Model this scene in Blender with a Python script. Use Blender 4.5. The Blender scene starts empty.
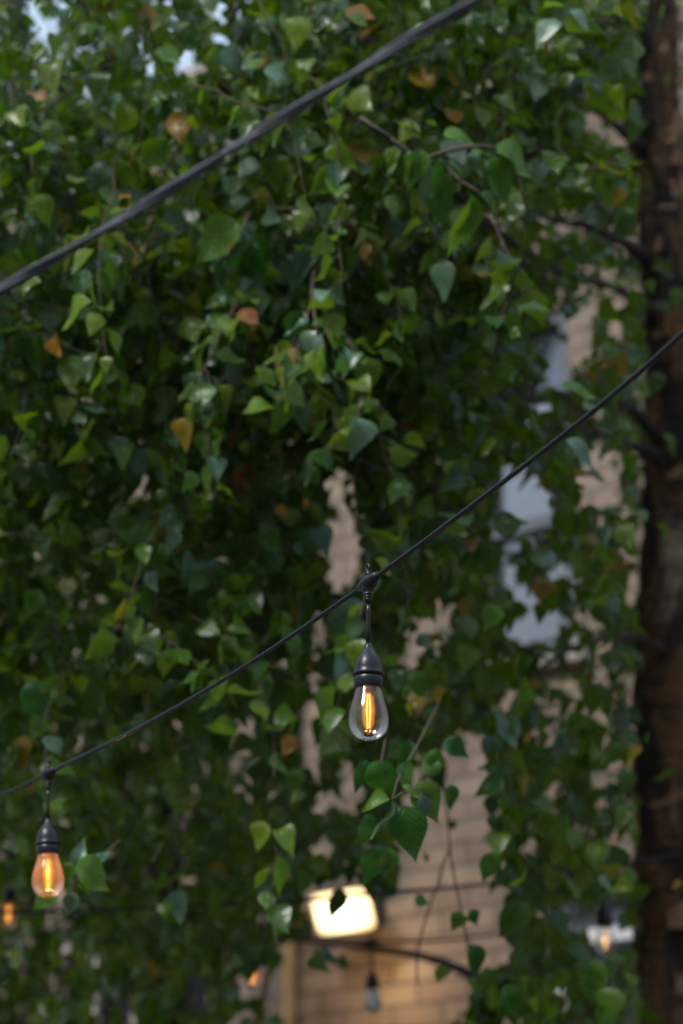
import bpy, bmesh, math, random
import numpy as np
from mathutils import Vector, Matrix

random.seed(7); rng = np.random.default_rng(11)
R = math.radians
scene = bpy.context.scene
COL = scene.collection

# ------------------------------------------------------------------ camera
PITCH = 18.0
CAMZ = 1.6
LENS = 85.0
FPX = 1024 * LENS / 36.0
C0 = Vector((0, 0, CAMZ))
FW = Vector((0, math.cos(R(PITCH)), math.sin(R(PITCH))))
UP = Vector((0, -math.sin(R(PITCH)), math.cos(R(PITCH))))
RT = Vector((1, 0, 0))

def P(px, py, d):
    """world point seen at a pixel, d metres along the view axis"""
    return C0 + FW * d + RT * ((px - 341.5) / FPX * d) + UP * ((512 - py) / FPX * d)

def proj(v):
    r = Vector(v) - C0
    d = r.dot(FW)
    return 341.5 + r.dot(RT) / d * FPX, 512 - r.dot(UP) / d * FPX, d

cam_d = bpy.data.cameras.new("camera")
cam = bpy.data.objects.new("camera", cam_d); COL.objects.link(cam)
cam.location = C0; cam.rotation_euler = (R(90 + PITCH), 0, 0)
cam_d.sensor_fit = 'VERTICAL'; cam_d.sensor_height = 36; cam_d.sensor_width = 24
cam_d.lens = LENS; cam_d.clip_start = 0.05; cam_d.clip_end = 500
cam_d.dof.use_dof = True; cam_d.dof.focus_distance = 2.72; cam_d.dof.aperture_fstop = 4.3
cam_d.dof.aperture_blades = 9
scene.camera = cam

# ------------------------------------------------------------------ helpers
def tag(o, label=None, cat=None, group=None, kind=None):
    if label: o['label'] = label
    if cat: o['category'] = cat
    if group: o['group'] = group
    if kind: o['kind'] = kind
    return o

def empty(name, loc, rz=0.0):
    o = bpy.data.objects.new(name, None); COL.objects.link(o)
    o.location = loc; o.rotation_euler = (0, 0, rz); o.empty_display_size = 0.05
    return o

def link_mesh(name, verts, faces, mats, parent=None, smooth=False, midx=None, loc=None):
    me = bpy.data.meshes.new(name)
    me.from_pydata([tuple(v) for v in verts], [], [tuple(f) for f in faces])
    for m in (mats if isinstance(mats, (list, tuple)) else [mats]): me.materials.append(m)
    if midx is not None: me.polygons.foreach_set('material_index', midx)
    if smooth: me.polygons.foreach_set('use_smooth', [True] * len(me.polygons))
    me.update()
    o = bpy.data.objects.new(name, me); COL.objects.link(o)
    if parent: o.parent = parent
    if loc is not None: o.location = loc
    return o

class MB:
    def __init__(s): s.v = []; s.f = []
    def add(s, vs, fs):
        b = len(s.v); s.v += [Vector(v) for v in vs]; s.f += [tuple(i + b for i in f) for f in fs]
    def box(s, x0, x1, y0, y1, z0, z1, M=None):
        vs = [Vector((x, y, z)) for z in (z0, z1) for y in (y0, y1) for x in (x0, x1)]
        if M: vs = [M @ v for v in vs]
        s.add(vs, [(0, 2, 3, 1), (4, 5, 7, 6), (0, 1, 5, 4), (1, 3, 7, 5), (3, 2, 6, 7), (2, 0, 4, 6)])
    def tube(s, pts, rad, n=8, caps=True, wob=0.0, seed=0):
        pts = [Vector(p) for p in pts]
        rs = rad if isinstance(rad, (list, tuple)) else [rad] * len(pts)
        rr = random.Random(seed)
        b = len(s.v); up = None
        for i, p in enumerate(pts):
            t = (pts[min(i + 1, len(pts) - 1)] - pts[max(i - 1, 0)]).normalized()
            if up is None:
                up = t.orthogonal().normalized()
            up = (up - t * up.dot(t)).normalized()
            w = t.cross(up)
            for k in range(n):
                a = 2 * math.pi * k / n
                q = rs[i] * (1 + wob * rr.uniform(-1, 1))
                s.v.append(p + (up * math.cos(a) + w * math.sin(a)) * q)
        for i in range(len(pts) - 1):
            for k in range(n):
                a0 = b + i * n + k; a1 = b + i * n + (k + 1) % n
                s.f.append((a0, a1, a1 + n, a0 + n))
        if caps:
            s.f.append(tuple(b + k for k in range(n))[::-1])
            e = b + (len(pts) - 1) * n
            s.f.append(tuple(e + k for k in range(n)))
    def lathe(s, prof, n=40, cx=0, cy=0):
        """prof: list of (r, z)"""
        b = len(s.v)
        for r, z in prof:
            for k in range(n):
                a = 2 * math.pi * k / n
                s.v.append(Vector((cx + r * math.cos(a), cy + r * math.sin(a), z)))
        for i in range(len(prof) - 1):
            for k in range(n):
                a0 = b + i * n + k; a1 = b + i * n + (k + 1) % n
                s.f.append((a0, a0 + n, a1 + n, a1))
    def build(s, name, mat, parent=None, smooth=True, bevel=0.0, subsurf=0):
        o = link_mesh(name, s.v, s.f, mat, parent, smooth)
        if bevel:
            m = o.modifiers.new('b', 'BEVEL'); m.width = bevel; m.segments = 2; m.limit_method = 'ANGLE'
            o.data.polygons.foreach_set('use_smooth', [False] * len(o.data.polygons))
        if subsurf:
            m = o.modifiers.new('s', 'SUBSURF'); m.levels = m.render_levels = subsurf
        return o

def catmull(pts, n=8):
    pts = [Vector(p) for p in pts]
    q = [pts[0] * 2 - pts[1]] + pts + [pts[-1] * 2 - pts[-2]]
    out = []
    for i in range(1, len(q) - 2):
        for k in range(n):
            t = k / n
            out.append(0.5 * ((2 * q[i]) + (q[i + 1] - q[i - 1]) * t + (2 * q[i - 1] - 5 * q[i] + 4 * q[i + 1] - q[i + 2]) * t * t
                              + (3 * q[i] - q[i - 1] - 3 * q[i + 1] + q[i + 2]) * t ** 3))
    out.append(pts[-1]); return out

# ------------------------------------------------------------------ materials
def new_mat(name):
    m = bpy.data.materials.new(name); m.use_nodes = True
    nt = m.node_tree; nt.nodes.clear()
    out = nt.nodes.new('ShaderNodeOutputMaterial')
    return m, nt, out
def N(nt, t, **kw):
    n = nt.nodes.new(t)
    for k, v in kw.items():
        if k in n.inputs.keys() if hasattr(n.inputs, 'keys') else False: n.inputs[k].default_value = v
        else:
            try: setattr(n, k, v)
            except Exception: n.inputs[k].default_value = v
    return n
def setin(n, **kw):
    for k, v in kw.items(): n.inputs[k.replace('_', ' ')].default_value = v
def ramp(nt, stops, interp='LINEAR'):
    r = nt.nodes.new('ShaderNodeValToRGB'); e = r.color_ramp; e.interpolation = interp
    while len(e.elements) > 1: e.elements.remove(e.elements[-1])
    e.elements[0].position = stops[0][0]; e.elements[0].color = (*stops[0][1], 1)
    for p, c in stops[1:]:
        x = e.elements.new(p); x.color = (*c, 1)
    return r
def simple(name, col, rough=0.6, metal=0.0, noise=0.15, scale=60, bump=0.0, spec=0.5):
    m, nt, out = new_mat(name); b = nt.nodes.new('ShaderNodeBsdfPrincipled')
    tc = nt.nodes.new('ShaderNodeTexCoord'); no = nt.nodes.new('ShaderNodeTexNoise')
    no.inputs['Scale'].default_value = scale; no.inputs['Detail'].default_value = 4
    nt.links.new(tc.outputs['Object'], no.inputs['Vector'])
    lo = tuple(c * (1 - noise) for c in col); hi = tuple(min(1, c * (1 + noise)) for c in col)
    r = ramp(nt, [(0.3, lo), (0.7, hi)]); nt.links.new(no.outputs['Fac'], r.inputs['Fac'])
    nt.links.new(r.outputs['Color'], b.inputs['Base Color'])
    setin(b, Roughness=rough, Metallic=metal); b.inputs['Specular IOR Level'].default_value = spec
    if bump:
        bp = nt.nodes.new('ShaderNodeBump'); bp.inputs['Strength'].default_value = bump; bp.inputs['Distance'].default_value = 0.002
        nt.links.new(no.outputs['Fac'], bp.inputs['Height']); nt.links.new(bp.outputs['Normal'], b.inputs['Normal'])
    nt.links.new(b.outputs['BSDF'], out.inputs['Surface'])
    return m
def emis(name, col, strength):
    m, nt, out = new_mat(name); e = nt.nodes.new('ShaderNodeEmission')
    e.inputs['Color'].default_value = (*col, 1); e.inputs['Strength'].default_value = strength
    nt.links.new(e.outputs[0], out.inputs['Surface']); return m

def leaf_mat(name, stops, trans=0.25, transcol=(0.16, 0.26, 0.03), rough=0.24):
    m, nt, out = new_mat(name); L = nt.links.new
    geo = nt.nodes.new('ShaderNodeNewGeometry'); rp = ramp(nt, stops)
    L(geo.outputs['Random Per Island'], rp.inputs['Fac'])
    # veins from the leaf's own uv
    uv = nt.nodes.new('ShaderNodeUVMap'); uv.uv_map = 'leaf'
    sep = nt.nodes.new('ShaderNodeSeparateXYZ'); L(uv.outputs['UV'], sep.inputs[0])
    ab = N(nt, 'ShaderNodeMath', operation='ABSOLUTE'); L(sep.outputs['X'], ab.inputs[0])
    mu = N(nt, 'ShaderNodeMath', operation='MULTIPLY_ADD'); L(ab.outputs[0], mu.inputs[0]); mu.inputs[1].default_value = -0.42; L(sep.outputs['Y'], mu.inputs[2])
    m2 = N(nt, 'ShaderNodeMath', operation='MULTIPLY'); L(mu.outputs[0], m2.inputs[0]); m2.inputs[1].default_value = 50
    sn = N(nt, 'ShaderNodeMath', operation='SINE'); L(m2.outputs[0], sn.inputs[0])
    pw = N(nt, 'ShaderNodeMapRange'); L(sn.outputs[0], pw.inputs['Value']); setin(pw, From_Min=0.55, From_Max=1.0, To_Min=0.0, To_Max=1.0)
    mid = N(nt, 'ShaderNodeMapRange'); L(ab.outputs[0], mid.inputs['Value']); setin(mid, From_Min=0.0, From_Max=0.05, To_Min=1.0, To_Max=0.0)
    mx = N(nt, 'ShaderNodeMath', operation='MAXIMUM'); L(pw.outputs[0], mx.inputs[0]); L(mid.outputs[0], mx.inputs[1])
    vein = nt.nodes.new('ShaderNodeMix'); vein.data_type = 'RGBA'; vein.blend_type = 'MIX'
    half = N(nt, 'ShaderNodeMath', operation='MULTIPLY'); L(mx.outputs[0], half.inputs[0]); half.inputs[1].default_value = 0.42
    L(half.outputs[0], vein.inputs['Factor']); L(rp.outputs['Color'], vein.inputs['A']); vein.inputs['B'].default_value = (0.08, 0.14, 0.03, 1)
    # underside paler
    back = nt.nodes.new('ShaderNodeMix'); back.data_type = 'RGBA'
    bf = N(nt, 'ShaderNodeMath', operation='MULTIPLY'); L(geo.outputs['Backfacing'], bf.inputs[0]); bf.inputs[1].default_value = 0.35
    L(bf.outputs[0], back.inputs['Factor']); L(vein.outputs['Result'], back.inputs['A']); back.inputs['B'].default_value = (0.06, 0.12, 0.035, 1)
    # small blotches
    tc = nt.nodes.new('ShaderNodeTexCoord'); no = nt.nodes.new('ShaderNodeTexNoise'); no.inputs['Scale'].default_value = 70; no.inputs['Detail'].default_value = 3
    L(tc.outputs['Object'], no.inputs['Vector'])
    hv = nt.nodes.new('ShaderNodeHueSaturation'); L(back.outputs['Result'], hv.inputs['Color'])
    mr = N(nt, 'ShaderNodeMapRange'); L(no.outputs['Fac'], mr.inputs['Value']); setin(mr, From_Min=0.3, From_Max=0.7, To_Min=0.8, To_Max=1.2)
    L(mr.outputs[0], hv.inputs['Value'])
    n5 = nt.nodes.new('ShaderNodeTexNoise'); n5.inputs['Scale'].default_value = 38; n5.inputs['Detail'].default_value = 2; L(tc.outputs['Object'], n5.inputs['Vector'])
    r5 = ramp(nt, [(.68, (0, 0, 0)), (.74, (1, 1, 1))]); L(n5.outputs['Fac'], r5.inputs['Fac'])
    sm = nt.nodes.new('ShaderNodeMix'); sm.data_type = 'RGBA'; L(r5.outputs['Color'], sm.inputs['Factor']); L(hv.outputs['Color'], sm.inputs['A']); sm.inputs['B'].default_value = (.16, .11, .02, 1)
    b = nt.nodes.new('ShaderNodeBsdfPrincipled'); L(sm.outputs['Result'], b.inputs['Base Color'])
    rr = N(nt, 'ShaderNodeMapRange'); L(no.outputs['Fac'], rr.inputs['Value']); setin(rr, From_Min=0.2, From_Max=0.8, To_Min=rough - 0.1, To_Max=rough + 0.14)
    L(rr.outputs[0], b.inputs['Roughness']); b.inputs['Specular IOR Level'].default_value = 0.5
    bp = nt.nodes.new('ShaderNodeBump'); bp.inputs['Strength'].default_value = 0.6; bp.inputs['Distance'].default_value = 0.0012
    bp.invert = True; L(mx.outputs[0], bp.inputs['Height']); L(bp.outputs['Normal'], b.inputs['Normal'])
    tr = nt.nodes.new('ShaderNodeBsdfTranslucent')
    tm = nt.nodes.new('ShaderNodeMix'); tm.data_type = 'RGBA'; tm.inputs['Factor'].default_value = 0.6
    L(hv.outputs['Color'], tm.inputs['A']); tm.inputs['B'].default_value = (*transcol, 1); L(tm.outputs['Result'], tr.inputs['Color'])
    ms = nt.nodes.new('ShaderNodeMixShader'); ms.inputs[0].default_value = trans
    L(b.outputs[0], ms.inputs[1]); L(tr.outputs[0], ms.inputs[2]); L(ms.outputs[0], out.inputs['Surface'])
    return m

G = lambda r, g, b: (r, g, b)
LEAF_R = leaf_mat('birch_leaf', [(0.0, G(.004, .024, .001)), (.25, G(.012, .060, .001)), (.55, G(.052, .122, .002)), (.86, G(.135, .200, .003)),
                                 (.970, G(.12, .17, .008)), (.976, G(.36, .20, .008)), (.992, G(.38, .16, .01)), (1.0, G(.26, .07, .01))], trans=.34, transcol=(.25, .44, .006))
LEAF_L = leaf_mat('left_birch_leaf', [(0.0, G(.004, .026, .002)), (.30, G(.012, .062, .002)), (.60, G(.050, .125, .002)), (.88, G(.140, .215, .003)),
                                      (.970, G(.12, .18, .008)), (.977, G(.34, .18, .008)), (.992, G(.36, .14, .01)), (1.0, G(.24, .05, .01))], trans=.34, transcol=(.25, .44, .006))
LEAF_B = leaf_mat('shrub_leaf', [(0.0, G(.008, .026, .004)), (.5, G(.020, .046, .004)), (.9, G(.045, .075, .005)), (1.0, G(.14, .07, .01))], rough=0.40, transcol=(.10, .18, .006))
LEAF_H = leaf_mat('front_leaf', [(0.0, G(.006, .060, .010)), (.4, G(.016, .085, .006)), (.8, G(.040, .120, .005)), (1.0, G(.08, .16, .008))], trans=0.3, rough=0.26, transcol=(.08, .28, .006))
LEAF_PALE = leaf_mat('pale_sheen_leaf', [(0.0, G(.060, .135, .070)), (1.0, G(.12, .21, .135))], trans=0.2, rough=0.24)  # bluish sky sheen put into the pale leaf colour
LEAF_LIME = leaf_mat('young_leaf', [(0.0, G(.050, .150, .005)), (1.0, G(.100, .20, .008))], trans=0.4, rough=0.30, transcol=(.18, .36, .006))
LEAF_YEL = leaf_mat('autumn_leaf', [(0.0, G(.50, .28, .010)), (.6, G(.46, .20, .015)), (1.0, G(.36, .20, .06))], trans=0.3, transcol=(.5, .25, .02))
TWIG = simple('twig_bark', (.075, .050, .038), 0.75, noise=.4, scale=90, bump=.3)

def bark_mat(name, dark, mid, pale, rust):
    m, nt, out = new_mat(name); L = nt.links.new
    tc = nt.nodes.new('ShaderNodeTexCoord'); mp = nt.nodes.new('ShaderNodeMapping'); mp.inputs['Scale'].default_value = (5, 5, 1.6)
    L(tc.outputs['Object'], mp.inputs['Vector'])
    n1 = nt.nodes.new('ShaderNodeTexNoise'); setin(n1, Scale=1.6, Detail=5, Roughness=.6, Distortion=.8); L(mp.outputs[0], n1.inputs['Vector'])
    r1 = ramp(nt, [(.40, dark), (.48, mid), (.54, rust), (.60, mid), (.68, pale)]); L(n1.outputs['Fac'], r1.inputs['Fac'])
    mp2 = nt.nodes.new('ShaderNodeMapping'); mp2.inputs['Scale'].default_value = (10, 10, 60); L(tc.outputs['Object'], mp2.inputs['Vector'])
    n2 = nt.nodes.new('ShaderNodeTexNoise'); setin(n2, Scale=1.0, Detail=4); L(mp2.outputs[0], n2.inputs['Vector'])
    r2 = ramp(nt, [(.35, (.35, .35, .35)), (.6, (1, 1, 1))]); L(n2.outputs['Fac'], r2.inputs['Fac'])
    mx = nt.nodes.new('ShaderNodeMix'); mx.data_type = 'RGBA'; mx.blend_type = 'MULTIPLY'; mx.inputs['Factor'].default_value = .8
    L(r1.outputs['Color'], mx.inputs['A']); L(r2.outputs['Color'], mx.inputs['B'])
    b = nt.nodes.new('ShaderNodeBsdfPrincipled'); b.inputs['Roughness'].default_value = .8; L(mx.outputs['Result'], b.inputs['Base Color'])
    bp = nt.nodes.new('ShaderNodeBump'); bp.inputs['Strength'].default_value = .7; bp.inputs['Distance'].default_value = .01
    ad = N(nt, 'ShaderNodeMath', operation='ADD'); L(n1.outputs['Fac'], ad.inputs[0]); L(n2.outputs['Fac'], ad.inputs[1])
    L(ad.outputs[0], bp.inputs['Height']); L(bp.outputs['Normal'], b.inputs['Normal']); L(b.outputs[0], out.inputs['Surface'])
    return m
BARK = bark_mat('river_birch_bark', (.009, .006, .005), (.048, .026, .015), (.36, .27, .20), (.20, .090, .030))
BARK_D = bark_mat('dark_bark', (.012, .010, .009), (.030, .022, .018), (.08, .06, .05), (.04, .025, .018))
PEEL = simple('bark_curl', (.24, .13, .07), .8, noise=.4, scale=30, bump=.4)

def brick_mat():
    m, nt, out = new_mat('buff_brick'); L = nt.links.new
    tc = nt.nodes.new('ShaderNodeTexCoord'); sp = nt.nodes.new('ShaderNodeSeparateXYZ'); L(tc.outputs['Object'], sp.inputs[0])
    add = N(nt, 'ShaderNodeMath', operation='ADD'); L(sp.outputs['X'], add.inputs[0]); L(sp.outputs['Y'], add.inputs[1])
    cb = nt.nodes.new('ShaderNodeCombineXYZ'); L(add.outputs[0], cb.inputs['X']); L(sp.outputs['Z'], cb.inputs['Y'])
    # slight waviness of hand laid bricks
    nw = nt.nodes.new('ShaderNodeTexNoise'); setin(nw, Scale=9, Detail=2); L(tc.outputs['Object'], nw.inputs['Vector'])
    sc = nt.nodes.new('ShaderNodeVectorMath'); sc.operation = 'SCALE'; sc.inputs['Scale'].default_value = .012; L(nw.outputs['Color'], sc.inputs[0])
    ad = nt.nodes.new('ShaderNodeVectorMath'); ad.operation = 'ADD'; L(cb.outputs[0], ad.inputs[0]); L(sc.outputs[0], ad.inputs[1])
    br = nt.nodes.new('ShaderNodeTexBrick'); L(ad.outputs[0], br.inputs['Vector'])
    setin(br, Scale=1.0, Mortar_Size=.007, Mortar_Smooth=.3, Bias=-.1, Brick_Width=.225, Row_Height=.075)
    br.inputs['Color1'].default_value = (.27, .205, .155, 1); br.inputs['Color2'].default_value = (.18, .130, .098, 1); br.inputs['Mortar'].default_value = (.12, .095, .076, 1)
    n2 = nt.nodes.new('ShaderNodeTexNoise'); setin(n2, Scale=2.4, Detail=6, Roughness=.65); L(tc.outputs['Object'], n2.inputs['Vector'])
    r2 = ramp(nt, [(.3, (.45, .42, .40)), (.5, (.95, .95, .95)), (.72, (1.25, 1.22, 1.2))]); L(n2.outputs['Fac'], r2.inputs['Fac'])
    mx = nt.nodes.new('ShaderNodeMix'); mx.data_type = 'RGBA'; mx.blend_type = 'MULTIPLY'; mx.inputs['Factor'].default_value = .85
    L(br.outputs['Color'], mx.inputs['A']); L(r2.outputs['Color'], mx.inputs['B'])
    b = nt.nodes.new('ShaderNodeBsdfPrincipled'); b.inputs['Roughness'].default_value = .9; L(mx.outputs['Result'], b.inputs['Base Color'])
    bp = nt.nodes.new('ShaderNodeBump'); bp.invert = True; bp.inputs['Strength'].default_value = .8; bp.inputs['Distance'].default_value = .008
    L(br.outputs['Fac'], bp.inputs['Height']); L(bp.outputs['Normal'], b.inputs['Normal']); L(b.outputs[0], out.inputs['Surface'])
    return m
BRICK = brick_mat()
STONE = simple('grey_stone', (.30, .27, .24), .85, noise=.25, scale=14, bump=.4)
FRAME = simple('grey_window_paint', (.10, .11, .13), .5, noise=.1)
WINDOW_WHITE = simple('reflection_and_frame_white', (.90, .91, .93), .8, noise=.04, scale=8)  # white standing in for sky reflected in panes; also a frame paint
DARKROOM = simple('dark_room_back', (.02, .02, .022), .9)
PIPE = simple('pale_downpipe_paint', (.36, .32, .27), .5, noise=.12, scale=12)
ROOF = simple('roof_felt', (.10, .10, .10), .9)
CHIM = simple('orange_chimney_brick', (.50, .25, .15), .9, noise=.3, scale=14)
BLACK = simple('black_rubber', (.006, .0075, .009), .30, noise=.35, scale=220, bump=.15, spec=.38)
CABLE = simple('black_cable_jacket', (.005, .006, .007), .17, noise=.3, scale=150, bump=.05, spec=.38)
GREYCABLE = simple('weathered_grey_cable', (.040, .045, .052), .40, noise=.6, scale=45, bump=.6, spec=.6)
METAL = simple('brass_cap', (.55, .42, .22), .3, metal=1.0)
LAMPHOUSE = simple('bronze_lamp_housing', (.06, .055, .05), .5)
GROUND = simple('paving', (.09, .085, .075), .9, noise=.3, scale=3, bump=.3)

def pane_mat():
    m, nt, out = new_mat('window_pane'); L = nt.links.new
    t = nt.nodes.new('ShaderNodeBsdfTransparent'); t.inputs[0].default_value = (.97, .98, 1.0, 1)
    g = nt.nodes.new('ShaderNodeBsdfGlossy'); g.inputs['Roughness'].default_value = .02
    f = nt.nodes.new('ShaderNodeFresnel'); f.inputs['IOR'].default_value = 1.5
    ms = nt.nodes.new('ShaderNodeMixShader'); L(f.outputs[0], ms.inputs[0]); L(t.outputs[0], ms.inputs[1]); L(g.outputs[0], ms.inputs[2]); L(ms.outputs[0], out.inputs['Surface'])
    return m
PANE = pane_mat()

def bulb_mat(coat, name):
    m, nt, out = new_mat(name); L = nt.links.new
    t = nt.nodes.new('ShaderNodeBsdfTransparent'); t.inputs[0].default_value = (1, .985, .965, 1)
    g = nt.nodes.new('ShaderNodeBsdfGlossy'); g.inputs['Roughness'].default_value = .06
    f = nt.nodes.new('ShaderNodeFresnel'); f.inputs['IOR'].default_value = 1.52
    fm = N(nt, 'ShaderNodeMath', operation='MULTIPLY_ADD'); L(f.outputs[0], fm.inputs[0]); fm.inputs[1].default_value = .65; fm.inputs[2].default_value = .015; fm.use_clamp = True
    d = nt.nodes.new('ShaderNodeBsdfTranslucent'); d.inputs['Color'].default_value = (1, .50, .12, 1)
    m1 = nt.nodes.new('ShaderNodeMixShader'); m1.inputs[0].default_value = coat; L(t.outputs[0], m1.inputs[1]); L(d.outputs[0], m1.inputs[2])
    ms = nt.nodes.new('ShaderNodeMixShader'); L(fm.outputs[0], ms.inputs[0]); L(m1.outputs[0], ms.inputs[1]); L(g.outputs[0], ms.inputs[2]); L(ms.outputs[0], out.inputs['Surface'])
    return m
BULB = bulb_mat(.014, 'clear_bulb_glass')
BULB_AMBER = bulb_mat(.09, 'amber_bulb_glass')
BULB_CLEAR = simple('white_bulb_glass', (.62, .60, .56), .15, noise=.05)
STEM = bulb_mat(.5, 'bulb_stem_glass')
FIL = emis('glowing_filament', (1.0, .46, .09), 6.0)
def glow_shell_mat():  # see-through emissive shell, paints the bloom around the filament
    m, nt, out = new_mat('phosphor_sleeve'); e = nt.nodes.new('ShaderNodeEmission'); e.inputs['Color'].default_value = (1, .30, .03, 1); e.inputs['Strength'].default_value = 1.0
    t = nt.nodes.new('ShaderNodeBsdfTransparent'); lw = nt.nodes.new('ShaderNodeLayerWeight'); lw.inputs['Blend'].default_value = .35
    mr = nt.nodes.new('ShaderNodeMapRange'); setin(mr, From_Min=0.0, From_Max=.9, To_Min=.26, To_Max=0.0); nt.links.new(lw.outputs['Facing'], mr.inputs['Value'])
    ms = nt.nodes.new('ShaderNodeMixShader'); nt.links.new(mr.outputs[0], ms.inputs[0]); nt.links.new(t.outputs[0], ms.inputs[1]); nt.links.new(e.outputs[0], ms.inputs[2]); nt.links.new(ms.outputs[0], out.inputs['Surface'])
    return m
GLOW_SHELL = glow_shell_mat()
FIL_DIM = emis('faint_filament', (1.0, .7, .45), 1.2)
def flood_mat():
    m, nt, out = new_mat('flood_lamp_glow'); L = nt.links.new
    tc = nt.nodes.new('ShaderNodeTexCoord'); mp = nt.nodes.new('ShaderNodeMapping'); mp.inputs['Location'].default_value = (-1, 0, -1); mp.inputs['Scale'].default_value = (2, 0, 2)
    L(tc.outputs['Generated'], mp.inputs['Vector']); ln = nt.nodes.new('ShaderNodeVectorMath'); ln.operation = 'LENGTH'; L(mp.outputs[0], ln.inputs[0])
    e = nt.nodes.new('ShaderNodeEmission'); cr = ramp(nt, [(.3, (1, .90, .68)), (.95, (1, .70, .34))]); L(ln.outputs['Value'], cr.inputs['Fac']); L(cr.outputs['Color'], e.inputs['Color'])
    mr = nt.nodes.new('ShaderNodeMapRange'); setin(mr, From_Min=.3, From_Max=1.25, To_Min=5.5, To_Max=1.7); L(ln.outputs['Value'], mr.inputs['Value']); L(mr.outputs[0], e.inputs['Strength'])
    L(e.outputs[0], out.inputs['Surface']); return m
FLOOD = flood_mat()
ROOMLIT = emis('warm_glow_column', (1.0, .72, .42), 0.9)  # glow for columns added to give warm upright patches

# ------------------------------------------------------------------ ground
g = link_mesh('ground', [(-60, -30, 0), (60, -30, 0), (60, 120, 0), (-60, 120, 0)], [(0, 1, 2, 3)], GROUND)
tag(g, kind='structure')

# ------------------------------------------------------------------ building
WYAW = R(-42)
W0 = P(345, 908, 8.5)
wx = Vector((math.cos(WYAW), math.sin(WYAW), 0)); wn = Vector((math.sin(-WYAW), math.cos(WYAW), 0))   # into the wall
def wall_hit(px, py, off=0.0):
    r = (P(px, py, 1.0) - C0)
    t = ((Vector((W0.x, W0.y, 0)) + wn * off - Vector((C0.x, C0.y, 0))).dot(wn)) / r.dot(wn)
    q = C0 + r * t
    return (q - W0).dot(wx), q.z
b = empty('brick_building', (W0.x, W0.y, 0), WYAW)
tag(b, 'tan brick building behind the birch trees, its windows and courses showing between the leaves', 'building')
ROOFZ = wall_hit(385, 5)[1]
XL, XR = -9.0, 5.0
def rect(l, r, t, bo):
    ym = (t + bo) / 2; xm = (l + r) / 2
    return (wall_hit(l, ym)[0], wall_hit(r, ym)[0], wall_hit(xm, bo)[1], wall_hit(xm, t)[1])
w1 = rect(476, 572, 318, 655)
w2 = rect(548, 650, 878, 990)
w3 = rect(48, 212, 930, 1090)
openings = [w1, w2, w3]
xs = sorted({XL, XR, *[v for o in openings for v in o[:2]]}); zs = sorted({0, ROOFZ, *[v for o in openings for v in o[2:]]})
mb = MB()
for i in range(len(xs) - 1):
    for j in range(len(zs) - 1):
        cx = (xs[i] + xs[i + 1]) / 2; cz = (zs[j] + zs[j + 1]) / 2
        if any(o[0] < cx < o[1] and o[2] < cz < o[3] for o in openings): continue
        mb.add([(xs[i], 0, zs[j]), (xs[i + 1], 0, zs[j]), (xs[i + 1], 0, zs[j + 1]), (xs[i], 0, zs[j + 1])], [(0, 1, 2, 3)])
D = .055
for (a, c, z0, z1) in openings:
    mb.add([(a, 0, z0), (a, D, z0), (a, D, z1), (a, 0, z1)], [(0, 1, 2, 3)])
    mb.add([(c, 0, z0), (c, D, z0), (c, D, z1), (c, 0, z1)], [(3, 2, 1, 0)])
    mb.add([(a, 0, z1), (a, D, z1), (c, D, z1), (c, 0, z1)], [(0, 1, 2, 3)])
    mb.add([(a, 0, z0), (a, D, z0), (c, D, z0), (c, 0, z0)], [(3, 2, 1, 0)])
mb.add([(XL, 0, 0), (XL, 6, 0), (XL, 6, ROOFZ), (XL, 0, ROOFZ)], [(0, 3, 2, 1)])
mb.add([(XR, 0, 0), (XR, 6, 0), (XR, 6, ROOFZ), (XR, 0, ROOFZ)], [(0, 1, 2, 3)])
mb.add([(XL, 6, 0), (XR, 6, 0), (XR, 6, ROOFZ), (XL, 6, ROOFZ)], [(3, 2, 1, 0)])
mb.build('wall', BRICK, b, smooth=False)
mb = MB(); mb.box(XL - .05, XR + .05, .4, 6.05, ROOFZ - .2, ROOFZ - .15); roof = mb.build('roof', ROOF, b, smooth=False)
mb = MB(); mb.box(XL - .06, XR + .06, -.06, .34, ROOFZ + .002, ROOFZ + .08); mb.build('coping', STONE, b, smooth=False, bevel=.008)
cxx, czz = wall_hit(32, 100, 1.0)
mb = MB(); mb.box(cxx - .07, cxx + .08, 1.0, 1.35, ROOFZ - .3, czz + .05); mb.box(cxx - .10, cxx + .11, .97, 1.38, czz + .05, czz + .10)
mb.build('chimney', CHIM, roof, smooth=False)

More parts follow.
